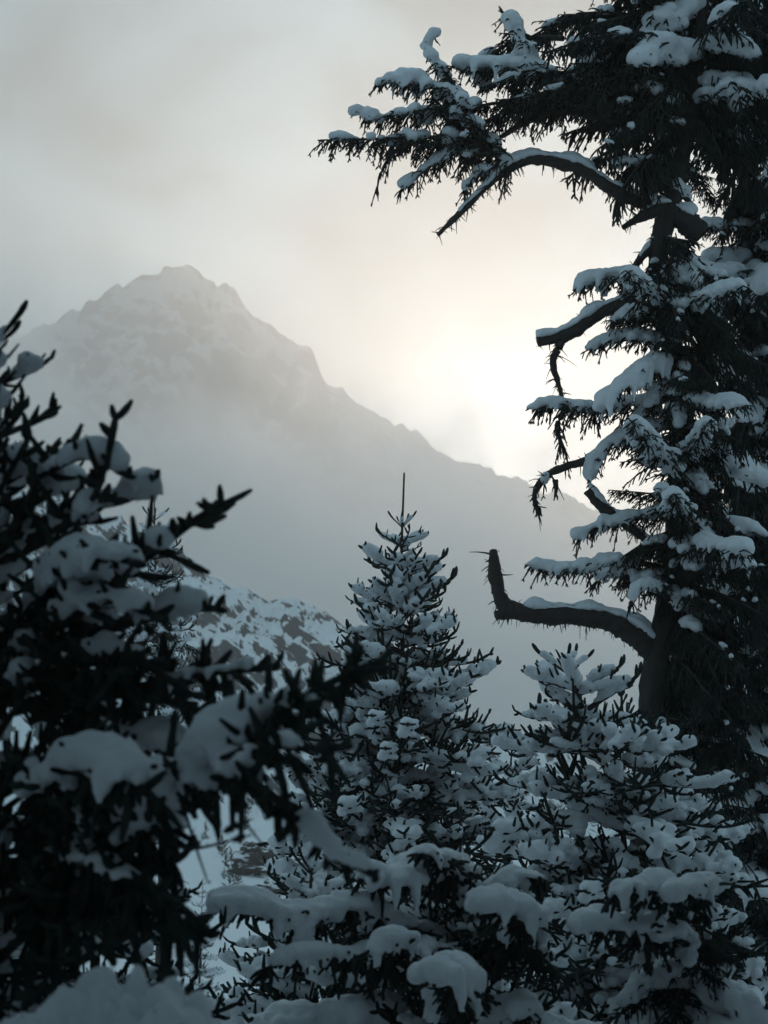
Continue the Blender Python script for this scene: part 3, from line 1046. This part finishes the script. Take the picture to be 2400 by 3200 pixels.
old([(2110, 1600), (1990, 1620), (1880, 1640), (1790, 1690)], 356, lat=0.26, hang=14, pillow=0.075, pillow_span=(0.35, 0.97))
old([(2110, 1780), (1960, 1755), (1830, 1770), (1720, 1778), (1640, 1765)], 357, lat=0.3, hang=22, pillow=0.07, pillow_span=(0.3, 0.97))
old([(2100, 1850), (2000, 1800), (1900, 1790), (1850, 1830)], 358, lat=0.28, hang=16, pillow=0.06, pillow_span=(0.3, 0.9))
old([(2110, 1890, -.2), (2040, 1830, -.4), (1985, 1850, -.5), (1965, 1900, -.5)], 359, lat=0.22, hang=10, pillow=0.05, pillow_span=(0.3, 0.9))
# broken limb with its upturned end
o = old([(2085, 2075), (2000, 1990), (1900, 1938), (1790, 1925), (1690, 1920), (1600, 1905), (1562, 1868), (1548, 1800), (1541, 1718)], 360, **{**BARE, 'r0': 0.10, 'r1': 0.05, 'fuzz': 170}, pillow=0.08, pillow_span=(0.06, 0.66))
o['label'] = 'broken limb with an upturned bare end'
old([(1600, 1905), (1572, 1918), (1548, 1925)], 361, **{**BARE, 'r0': 0.06, 'r1': 0.05, 'fuzz': 120})
# the rest of the crown
rr = np.random.default_rng(33)
PS = smooth_path(stem3, 0.1)


def trunk_at(py):
    pz = at(2080, py, Y3)[2] - B3[2]
    return np.array([np.interp(pz, PS[:, 2], PS[:, i]) for i in range(3)])


for i in range(150):
    py = 740 + (i / 149) ** 0.95 * 1750
    side = rr.choice([0, 1, 1, 2, 2, 2, 3])
    if 1840 < py < 2230:
        side = 1
    az = (rr.uniform(2.5, 4.2), rr.uniform(-1.2, 1.0), rr.uniform(-2.2, -0.9), rr.uniform(-2.8, -0.3))[side]
    key = rr.choice(['old_dark', 'old_dark', 'old_dark', 'old_curtain', 'old_curtain', 'old_ragged', 'old_ragged', 'old_long'][:8 if side > 1 else 7])
    pair, L0 = KINDS[key][rr.integers(len(KINDS[key]))]
    sc = (rr.uniform(0.4, 0.75), rr.uniform(0.9, 1.5), rr.uniform(0.6, 1.15), rr.uniform(0.6, 1.1))[side]
    put_bough(t3, pair, trunk_at(py), az, sc, tilt=rr.normal() * 0.28)
for i in range(50):
    py = 560 - i * 18
    key = rr.choice(['old_dark', 'old_dark', 'old_curtain', 'old_ragged', 'old_long'])
    pair, L0 = KINDS[key][rr.integers(len(KINDS[key]))]
    put_bough(t3, pair, trunk_at(py), rr.uniform(-1.4, 1.4) if i % 2 else rr.uniform(2.4, 4.1), rr.uniform(0.8, 1.5) if py < 330 else rr.uniform(0.4, 0.8), tilt=rr.normal() * 0.2)

for i in range(30):
    key = rr.choice(['old_dark', 'old_curtain', 'old_dark', 'old_ragged'])
    pair, L0 = KINDS[key][rr.integers(len(KINDS[key]))]
    put_bough(t3, pair, trunk_at(400 - i * 15), rr.uniform(2.5, 3.9) if i % 3 else rr.uniform(-0.8, 0.6), rr.uniform(1.1, 1.6), tilt=rr.normal() * 0.15 - 0.1)

for k, (x0, y0, x1, y1, pl) in enumerate([(2150, 120, 1700, 150, 0), (2150, 260, 1650, 290, 0), (2100, 330, 1560, 300, 0), (1900, 250, 1500, 260, 0.05), (1850, 300, 1450, 400, 0), (2180, 360, 1900, 340, 0), (2250, 300, 2000, 260, 0.06),
                                             (2250, 180, 1950, 120, 0.05), (2300, 90, 1980, 30, 0.05), (1760, 120, 1480, 190, 0), (1950, 60, 1640, 110, 0), (2300, 420, 2080, 330, 0)]):
    dz = -0.5 + 0.12 * k
    old([(x0, y0, dz * .4), (x0 * .66 + x1 * .34, y0 * .66 + y1 * .34 - 25, dz * .8), (x0 * .33 + x1 * .67, y0 * .33 + y1 * .67 - 20, dz), (x1, y1 + 15, dz)], 370 + k, lat=0.5, sp=0.065, hang=26, hang_len=0.4, cover=0.22, lump=2.4, pillow=pl, pillow_span=(0.4, 0.9))

# leaning young spruce in front of the old trunk
B2 = base_of(1985, 21.0)
t2 = thing('spruce_tree', 'broad leaning young spruce with snow covered fans in front of the old dark trunk', 'tree', B2)
young_spruce(t2, stem_to(B2, [(1965, 2750, 21.0), (1880, 2370, 20.8), (1810, 2180, 20.6), (1742, 2058, 20.5)]), 22, leader=0.14,
             spread=lambda d: min(0.24 + 0.78 * d, 0.85 + 0.3 * d, 1.75), r0=0.06, whorl=0.3, fill=6)

# blurred spruce at the left, nearest to the camera
B4 = base_of(-75, 9.5)
t4 = thing('spruce_tree', 'dark out of focus spruce along the left edge with heavy snow lumps', 'tree', B4)
young_spruce(t4, stem_to(B4, [(-70, 2700, 9.5), (-62, 1700, 9.5), (-50, 880, 9.5)]), 44, leader=0.3, spread=lambda d: min(0.16 + 0.36 * d, 0.74), r0=0.07, whorl=0.25, fill=8, kindset=('shaded_crown', 'shaded_upper', 'old_dark'))


def near(pts, seed, **kw):
    d = dict(lat=0.2, sp=0.085, sub=0.42, sub_sp=0.09, sleeve=0.0155, dens=470, nlen=0.019, nwid=0.003, bare=0.1, snow=0.036, cover=0.42, lump=1.2, voxel=0.0125, lift=0.25, reach=0.6, r0=0.014, r1=0.005, side_roll=0.8, drip=0.45)
    d.update(kw)
    return hero(t4, B4, pts, seed, **d)


near([(90, 1980, 9.5), (300, 1850, 9.2), (470, 1740, 9.0), (590, 1640, 8.9), (700, 1572, 8.8)], 401, lat=0.22, sp=0.075, tipfrac=0.45, cover=0.4)
near([(90, 1700, 9.5), (250, 1600, 9.1), (320, 1500, 8.9), (345, 1390, 8.9), (362, 1300, 8.9)], 402, lat=0.18, sp=0.075, tipfrac=0.4, cover=0.45)
near([(90, 1640, 9.5), (280, 1590, 9.2), (400, 1560, 9.1), (480, 1490, 9.0)], 403, lat=0.14, pillow=0.05, pillow_span=(0.8, 0.97))
near([(90, 1850, 9.5), (300, 1730, 9.3), (480, 1720, 9.2), (650, 1790, 9.1)], 404, lat=0.05, cover=0.2)
near([(100, 2050, 9.5), (350, 1960, 9.3), (520, 1910, 9.1), (690, 1900, 9.0)], 405, lat=0.2, pillow=0.05, pillow_span=(0.6, 0.92))
near([(100, 2230, 9.5), (400, 2150, 9.3), (650, 2105, 9.0), (870, 2085, 8.9)], 406, lat=0.24, pillow=0.045, pillow_span=(0.5, 0.85), hang=8)
near([(100, 1900, 9.5), (250, 1770, 8.9), (340, 1740, 8.6), (420, 1760, 8.5)], 407, lat=0.22, pillow=0.075, pillow_span=(0.3, 0.95))
near([(100, 2000, 9.5), (280, 1900, 9.0), (400, 1880, 8.8), (520, 1950, 8.7)], 408, lat=0.24, pillow=0.06, pillow_span=(0.3, 0.9))
near([(100, 2150, 9.5), (300, 2060, 9.0), (450, 2080, 8.8), (600, 2170, 8.7)], 409, lat=0.26, hang=10, cover=0.4)
near([(100, 2250, 9.5), (320, 2180, 9.2), (500, 2190, 9.0), (680, 2250, 8.9)], 410, lat=0.28, hang=12, cover=0.35)
near([(100, 1500, 9.5), (220, 1440, 9.1), (300, 1430, 9.0), (400, 1490, 8.9)], 411, lat=0.18, pillow=0.05, pillow_span=(0.2, 0.7))
# the bough that crosses in front of the middle spruce
o = near([(60, 2760, 9.3), (300, 2640, 8.9), (560, 2470, 8.5), (700, 2350, 8.3), (850, 2240, 8.2), (1000, 2150, 8.1), (1130, 2090, 8.1), (1190, 2070, 8.1)], 420, lat=0.3, sp=0.065, hang=34, hang_len=0.28, r0=0.035, dens=360, pillow=0.09, pillow_span=(0.40, 0.78), cover=0.58, sub=0.42, tipfrac=0.35)
o['label'] = 'long bough reaching across in front of the middle spruce'
near([(640, 2420, 8.4), (800, 2460, 8.2), (940, 2560, 8.1), (1040, 2670, 8.0), (1110, 2700, 8.0), (1180, 2745, 8.0)], 421, lat=0.14, hang=10, hang_len=0.2, pillow=0.035, pillow_span=(0.6, 0.95), r0=0.022)
near([(760, 2310, 8.3), (860, 2330, 8.0), (960, 2340, 7.9), (1080, 2330, 7.9)], 422, lat=0.22, hang=14, cover=0.25)
near([(700, 2360, 8.3), (760, 2400, 8.0), (820, 2480, 7.9)], 423, lat=0.16, hang=12, pillow=0.05, pillow_span=(0.1, 0.7))
near([(80, 2520, 9.4), (220, 2420, 8.7), (330, 2390, 8.4), (430, 2450, 8.2), (500, 2520, 8.1)], 424, lat=0.26, hang=22, hang_len=0.3, pillow=0.095, pillow_span=(0.2, 0.9), r0=0.022)
near([(100, 2440, 9.5), (330, 2340, 9.2), (470, 2310, 9.1), (590, 2350, 9.0)], 425, lat=0.2, hang=14, pillow=0.055, pillow_span=(0.45, 0.95))
near([(60, 2700, 9.4), (250, 2680, 8.8), (420, 2750, 8.5), (560, 2830, 8.3), (660, 2930, 8.2)], 426, lat=0.2, hang=20, hang_len=0.34, pillow=0.035, pillow_span=(0.3, 0.7), r0=0.02, cover=0.2)
near([(60, 2850, 9.4), (250, 2780, 8.8), (430, 2810, 8.6), (600, 2900, 8.4)], 427, lat=0.3, hang=26, hang_len=0.4, r0=0.02, cover=0.12)
near([(60, 2640, 9.4), (250, 2600, 9.0), (400, 2640, 8.8), (560, 2690, 8.7)], 428, lat=0.22, hang=22, hang_len=0.34, r0=0.02, cover=0.15)
for i, q in enumerate([[(600, 2450, 8.4), (660, 2560, 8.3), (690, 2660, 8.3)], [(700, 2450, 8.3), (760, 2560, 8.2), (830, 2650, 8.2)], [(560, 2480, 8.4), (610, 2640, 8.3), (650, 2760, 8.3)],
                       [(520, 2640, 8.5), (620, 2650, 8.4), (780, 2610, 8.3)], [(900, 2260, 8.2), (905, 2380, 8.1), (935, 2440, 8.1)]]):
    near(q, 440 + i, lat=0.04, sub=0, cover=0.0, snow=0, r0=0.006, r1=0.002, dens=120, sleeve=0.004, bare=0.6)

# dark spruce low at the left, behind the blurred one
B13 = base_of(300, 13.0)
t13 = thing('spruce_tree', 'nearly black spruce with hanging boughs low at the left behind the blurred one', 'tree', B13)
young_spruce(t13, stem_to(B13, [(300, 2900, 13.0), (285, 2500, 13.0), (270, 2290, 13.0)]), 55, leader=0.12, spread=lambda d: min(0.2 + 0.5 * d, 0.85), r0=0.06, whorl=0.3, fill=5, kindset=('old_dark', 'old_short', 'upper'))

# slim tall spruce further back at the left
B7 = base_of(512, 45.0)
t7 = thing('spruce_tree', 'slim tall spruce behind the blurred one with its thin tip against the fog', 'tree', B7)
on7 = young_spruce(t7, stem_to(B7, [(508, 2600, 45.0), (488, 1900, 45.0), (482, 1545, 45.0)]), 77, leader=0.5, spread=lambda d: min(0.2 + 0.28 * d, 0.95), r0=0.13, whorl=0.42, fill=3, maxd=5.6, kindset=('old_dark', 'crown', 'upper'))
r7 = np.random.default_rng(71)
bare_b = [bough(local_path(0.7, -12, -0.5, 0.3, 0.03, 700 + i), 710 + i, lat=0.22, sp=0.13, sub=0.4, sleeve=0.005, dens=60, nlen=0.012, snow=0, bare=1.0, r0=0.012, lift=-0.3, drop=-0.3) for i in range(3)]
for i in range(34):
    put_bough(t7, bare_b[i % 3], on7(5.4 + i * 0.14), r7.uniform(0, 6.28), r7.uniform(0.4, 1.1))

# behind the others
B12 = base_of(1585, 29.0)
t12 = thing('spruce_tree', 'snowy spruce top between the middle spruce and the leaning one', 'tree', B12)
young_spruce(t12, stem_to(B12, [(1585, 2700, 29.0), (1600, 2320, 29.0)]), 66, leader=0.15, spread=lambda d: min(0.25 + 0.5 * d, 1.6), r0=0.08, whorl=0.4, fill=5)
B15 = base_of(960, 18.0)
t15 = thing('spruce_tree', 'low snowy spruce below the crossing bough beside the white slope', 'tree', B15)
young_spruce(t15, stem_to(B15, [(965, 2950, 18.0), (975, 2690, 18.0)]), 88, leader=0.1, spread=lambda d: min(0.25 + 0.6 * d, 1.1), r0=0.05, whorl=0.3, fill=5)
B11 = base_of(2350, 33.0)
t11 = thing('spruce_tree', 'dark spruce at the right edge behind the old trunk', 'tree', B11)
young_spruce(t11, stem_to(B11, [(2345, 2400, 33.0), (2330, 1500, 33.0), (2320, 1000, 33.0)]), 99, leader=0.4, spread=lambda d: min(0.3 + 0.3 * d, 1.3), r0=0.12, whorl=0.5, fill=3, kindset=('old_dark', 'old_short', 'upper'))

# low spruces in front, under thick pillows of snow
B6 = base_of(1400, 14.5)
t6 = thing('spruce_tree', 'low front spruce at the bottom whose spreading boughs carry rounded snow pillows', 'tree', B6)
young_spruce(t6, stem_to(B6, [(1405, 2950, 14.5), (1440, 2640, 14.5)]), 61, leader=0.1, spread=lambda d: min(0.2 + 0.8 * d, 0.95), r0=0.05, whorl=0.25, fill=5, kindset=('upper', 'middle', 'old_short'))


def front(tree, base, pts, seed, **kw):
    d = dict(lat=0.26, sp=0.07, sub=0.45, sub_sp=0.07, sleeve=0.012, dens=450, bare=0.2, snow=0.05, cover=0.5, voxel=0.016, lift=-0.2, drop=-0.25, reach=0.55, hang=18, hang_len=0.26, r0=0.02, r1=0.006)
    d.update(kw)
    return hero(tree, base, pts, seed, **d)


front(t6, B6, [(1400, 2980, 14.5), (1250, 2900, 14.0), (1110, 2830, 13.7), (1000, 2865, 13.5), (890, 2870, 13.4), (770, 2840, 13.3), (650, 2845, 13.3)], 610, pillow=0.085, pillow_span=(0.3, 0.98), hang=24, r0=0.03)
front(t6, B6, [(1420, 2720, 14.5), (1330, 2700, 14.0), (1240, 2745, 13.7), (1160, 2750, 13.6), (1100, 2750, 13.6)], 611, pillow=0.105, pillow_span=(0.35, 0.97), hang=20)
front(t6, B6, [(1430, 2760, 14.5), (1400, 2700, 14.0), (1330, 2670, 13.7), (1290, 2680, 13.6)], 612, pillow=0.05, pillow_span=(0.3, 0.95))
front(t6, B6, [(1430, 2900, 14.5), (1640, 2880, 13.6), (1560, 2840, 13.3), (1460, 2850, 13.2)], 613, pillow=0.09, pillow_span=(0.45, 0.97), hang=20)
front(t6, B6, [(1430, 2850, 14.5), (1560, 2790, 14.0), (1640, 2740, 13.9), (1720, 2760, 13.8)], 614, pillow=0.07, pillow_span=(0.35, 0.95))
front(t6, B6, [(1420, 3000, 14.5), (1300, 2970, 13.6), (1200, 2960, 13.3), (1100, 3000, 13.2)], 615, pillow=0.05, pillow_span=(0.3, 0.95))
front(t6, B6, [(1400, 3050, 14.5), (1150, 2990, 13.6), (950, 2990, 13.3), (800, 3040, 13.2)], 616, pillow=0.05, pillow_span=(0.4, 0.95), cover=0.3)
front(t6, B6, [(1440, 2900, 14.5), (1600, 2950, 13.8), (1700, 3000, 13.6), (1780, 3080, 13.5)], 617, cover=0.45)
front(t6, B6, [(1440, 3120, 14.5), (1420, 3085, 13.0), (1380, 3065, 12.4), (1330, 3075, 12.2)], 618, pillow=0.10, pillow_span=(0.3, 0.97), cover=0.3)
B17 = base_of(2330, 30.5)
t17 = thing('old_conifer', 'dark tall conifer cut by the right edge just behind the one with snow caps', 'tree', B17)
stem17 = stem_to(B17, [(2330, 2000, 30.5), (2345, 1000, 30.5), (2350, -250, 30.5)])
make_trunk(t17, stem17, 0.2, 0.08, 15, M_BARK, k=12, lumpy=0.14)
P17 = smooth_path(stem17, 0.1)
for i in range(290):
    z = P17[-1, 2] * (0.1 + 0.9 * i / 289)
    p = np.array([np.interp(z, P17[:, 2], P17[:, j]) for j in range(3)])
    key = rr.choice(['old_dark', 'old_curtain', 'old_dark', 'old_ragged', 'old_long'])
    pair, L0 = KINDS[key][rr.integers(len(KINDS[key]))]
    put_bough(t17, pair, p, rr.uniform(0, 6.28) if i % 2 else rr.uniform(-2.6, -0.6), rr.uniform(0.8, 1.5), tilt=rr.normal() * 0.2)
B16 = base_of(2140, 14.0)
t16 = thing('spruce_tree', 'low front spruce in the bottom right corner with a wavy snow roof', 'tree', B16)
young_spruce(t16, stem_to(B16, [(2140, 3000, 14.0), (2150, 2780, 14.0)]), 62, leader=0.1, spread=lambda d: min(0.2 + 0.7 * d, 0.9), r0=0.05, whorl=0.27, fill=5, kindset=('old_ragged', 'old_dark', 'old_curtain'))
front(t16, B16, [(2150, 2860, 14.0), (2090, 2790, 13.6), (2010, 2790, 13.4), (1950, 2770, 13.2), (1890, 2830, 13.2)], 620, pillow=0.075, pillow_span=(0.2, 0.95))
front(t16, B16, [(2150, 2800, 14.0), (2190, 2770, 13.4), (2120, 2790, 13.2), (2070, 2830, 13.2)], 621, pillow=0.07, pillow_span=(0.3, 0.95))
front(t16, B16, [(2150, 2950, 14.0), (1980, 2900, 13.6), (1850, 2890, 13.5), (1770, 2920, 13.5)], 622, pillow=0.06, pillow_span=(0.45, 0.95))

# far down the white slope
B9 = base_of(634, 95.0)
t9 = thing('spruce_tree', 'tiny distant spruce standing on the white slope', 'tree', B9)
young_spruce(t9, stem_to(B9, [(634, 2745, 95.0)]), 91, leader=0.3, spread=lambda d: 0.12 + 0.24 * d, r0=0.1, whorl=0.5, fill=2)

# ------------------------------------------------------------------ unseen spruces added round the photographer to shade the foreground
rw = np.random.default_rng(5)
SHADE_TREES = []
for i, (wx, wy, wh) in enumerate([(-4.7, 9.5, 12), (4.7, 9.8, 12), (-5.9, 13.5, 12), (5.9, 13.8, 12), (-4.7, 5.0, 15), (4.6, 5.5, 16), (-7.4, 10.5, 16), (7.4, 11.0, 16), (-6.5, 0.0, 16), (6.0, 0.0, 17), (-3.5, -5.0, 17), (3.0, -6.5, 18), (-9.0, -4.0, 19), (9.5, -3.0, 18), (-0.5, -11.0, 20), 
                                  (-14.0, 4.0, 20), (14.0, 3.5, 20), (-6.0, -13.0, 21), (6.5, -13.0, 21)]):
    base = np.array([wx, wy, float(ground_z(np.array(0.0), np.array(wy)))])
    if i == 0:
        base = np.array([wx, wy, base[2]])
        w = thing('shade_spruce', 'unseen tall spruce added to shade the foreground', 'tree', base, 'unseen spruces added for shade')
        make_trunk(w, [(0, 0, 0), (0.1, 0, 8), (0, 0.1, 17)], 0.24, 0.03, 3, M_BARK)
        for k in range(58):
            z = 2.2 + 14.4 * (k / 57)
            Lb = 2.7 * (1 - (z - 2.0) / 16) + 0.4
            key = 'old_long' if Lb > 1.0 else 'old_short'
            pair, L0 = KINDS[key][rw.integers(4)]
            put_bough(w, pair, (0, 0, z), k * 2.4 + rw.normal() * 0.3, Lb / L0, tilt=rw.normal() * 0.1)
        for k in range(26):  # broad boughs added high up to shut out light from overhead
            pair, L0 = KINDS['old_long'][rw.integers(4)]
            put_bough(w, pair, (0, 0, 10.0 + k * 0.17), k * 2.4, rw.uniform(2.0, 2.7))
        first_tree = w
    else:
        w = first_tree.copy()
        COL.objects.link(w)
        for ch in list(first_tree.children):
            c = ch.copy()
            COL.objects.link(c)
            c.parent = w
            for g in ch.children:
                d = g.copy()
                COL.objects.link(d)
                d.parent = c
    w.location = base
    w.rotation_euler = (0, 0, rw.uniform(0, 6.28))
    w.scale = (wh / 17,) * 3


def mound(name, label, cat, c, rx, ry, h, seed, parent_z):
    """A rounded heap of snow standing on the ground."""
    u = np.linspace(0, 2 * math.pi, 97)[:-1]
    v = np.linspace(0, 1, 48)
    uu, vv = np.meshgrid(u, v)
    X = np.sin(vv * math.pi / 2) ** 0.75 * np.cos(uu)
    Yy = np.sin(vv * math.pi / 2) ** 0.75 * np.sin(uu)
    Z = np.cos(vv * math.pi / 2) ** 0.4
    k = 1 + 0.11 * fbm(X * 1.7, Yy * 1.7, Z * 1.7, 3, 0.5, seed) - 0.035 * np.clip(fbm(X * 7, Yy * 7, Z * 7, 3, 0.6, seed + 2), 0, 1)
    V = np.stack([X * k * rx, Yy * k * ry, Z * k * h], -1).reshape(-1, 3)
    n = len(u)
    F = []
    for i in range(len(v) - 1):
        for j in range(n):
            F.append((i * n + j, (i + 1) * n + j, (i + 1) * n + (j + 1) % n, i * n + (j + 1) % n))
    o = link(name, build_mesh(name, V, F, [M_MOUND]), None, c)
    o['label'] = label
    o['category'] = cat
    return o


g7 = at(330, 3055, 7.2)
zg = float(ground_z(np.array(0.0), np.array(7.2))) - 0.25
mound('snow_mound', 'smooth snow mound in the bottom left corner under the dark boughs', 'snow mound', (at(340, 1600, 7.2)[0], 7.2, zg), 0.46, 0.5, (g7[2] - zg) * 0.97, 3, zg)

# ------------------------------------------------------------------ small things on the white slope
FLX, FLY, FLZ = FLANK_GRID


def on_flank(px, py):
    """Where the sight line through (px, py) meets the flank."""
    for Y in np.arange(128.0, 428.0, 1.0):
        p = at(px, py, Y)
        i = int(np.argmin(np.abs(FLY[:, 0] - Y)))
        z = np.interp(p[0], FLX[i], FLZ[i])
        if z >= p[2]:
            return np.array([p[0], Y, z])
    return at(px, py, 210.0)


shrub_pair = [bough([(0, 0, 0), (0.03, 0, 0.8), (0, 0.03, 1.6)], 900 + i, lat=0.7, sp=0.16, ang=62, start=0.08, lift=0.25, peak=0.1, tipfrac=0.1, sub=0.4, sub_sp=0.16, dens=160, nlen=0.05, nwid=0.012, sleeve=0.035, bare=0.0, snow=0.07, cover=0.3, voxel=0.03, r0=0.03) for i in range(3)]
rs = np.random.default_rng(12)
for i, (qx, qy, sc, lab) in enumerate([(694, 2682, 1.5, 'topmost of the dark shrubs in the line down the white slope'), (706, 2712, 1.2, 'second shrub from the top in the line down the white slope'), (722, 2736, 1.7, 'largest shrub in the middle of the line down the white slope'),
                                       (735, 2762, 1.5, 'leaning shrub low in the line down the white slope'), (745, 2782, 1.2, 'lowest shrub at the end of the line down the white slope'), (716, 2796, 1.3, 'lone small shrub below and left of the line of shrubs'),
                                       (700, 2752, 0.8, 'tiny shrub just left of the line of shrubs'), (668, 2560, 1.3, 'dark shrub high on the fan under the rocks'), (765, 2600, 1.6, 'dark shrub among rocks at the top right of the fan'),
                                       (775, 2545, 1.4, 'small shrub on the rocky edge above the fan'), (642, 2610, 1.0, 'faint shrub on the left of the fan')]):
    p = on_flank(qx, qy)
    s = thing('shrub', lab, 'shrub', p - np.array([0, 0, 0.1]), 'shrubs on the white slope')
    o = put_bough(s, shrub_pair[i % 3], (0, 0, 0), rs.uniform(0, 6.28), sc * 0.75)
    o.name = 'stem'


def rock_mesh(seed, rx, ry, rz):
    import bmesh
    bm = bmesh.new()
    bmesh.ops.create_icosphere(bm, subdivisions=4, radius=1)
    v0 = np.array([v.co[:] for v in bm.verts])
    f0 = np.array([[v.index for v in f.verts] for f in bm.faces])
    bm.free()
    d = unit(v0)
    k = 0.75 + 0.8 * fbm(d[:, 0] * 1.6, d[:, 1] * 1.6, d[:, 2] * 1.6, 4, 0.6, seed, ridged=True) * 0.5
    return build_mesh('rock', d * k[:, None] * np.array([rx, ry, rz]), f0, [M_ROCK], smooth=False)


for i, (qx, qy, sx, sz, lab) in enumerate([(850, 2735, 2.6, 1.3, 'largest dark rock on the right side of the white slope'), (920, 2790, 2.4, 0.9, 'long dark rock lower down the right side of the white slope'), (795, 2672, 1.1, 0.7, 'small dark rock above the largest one')]):
    p = on_flank(qx, qy)
    o = link('rock', rock_mesh(40 + i, sx, 2.0, sz), None, p, rotz=0.4)
    o['label'] = lab
    o['category'] = 'rock'
    o['group'] = 'rocks beside the white slope'
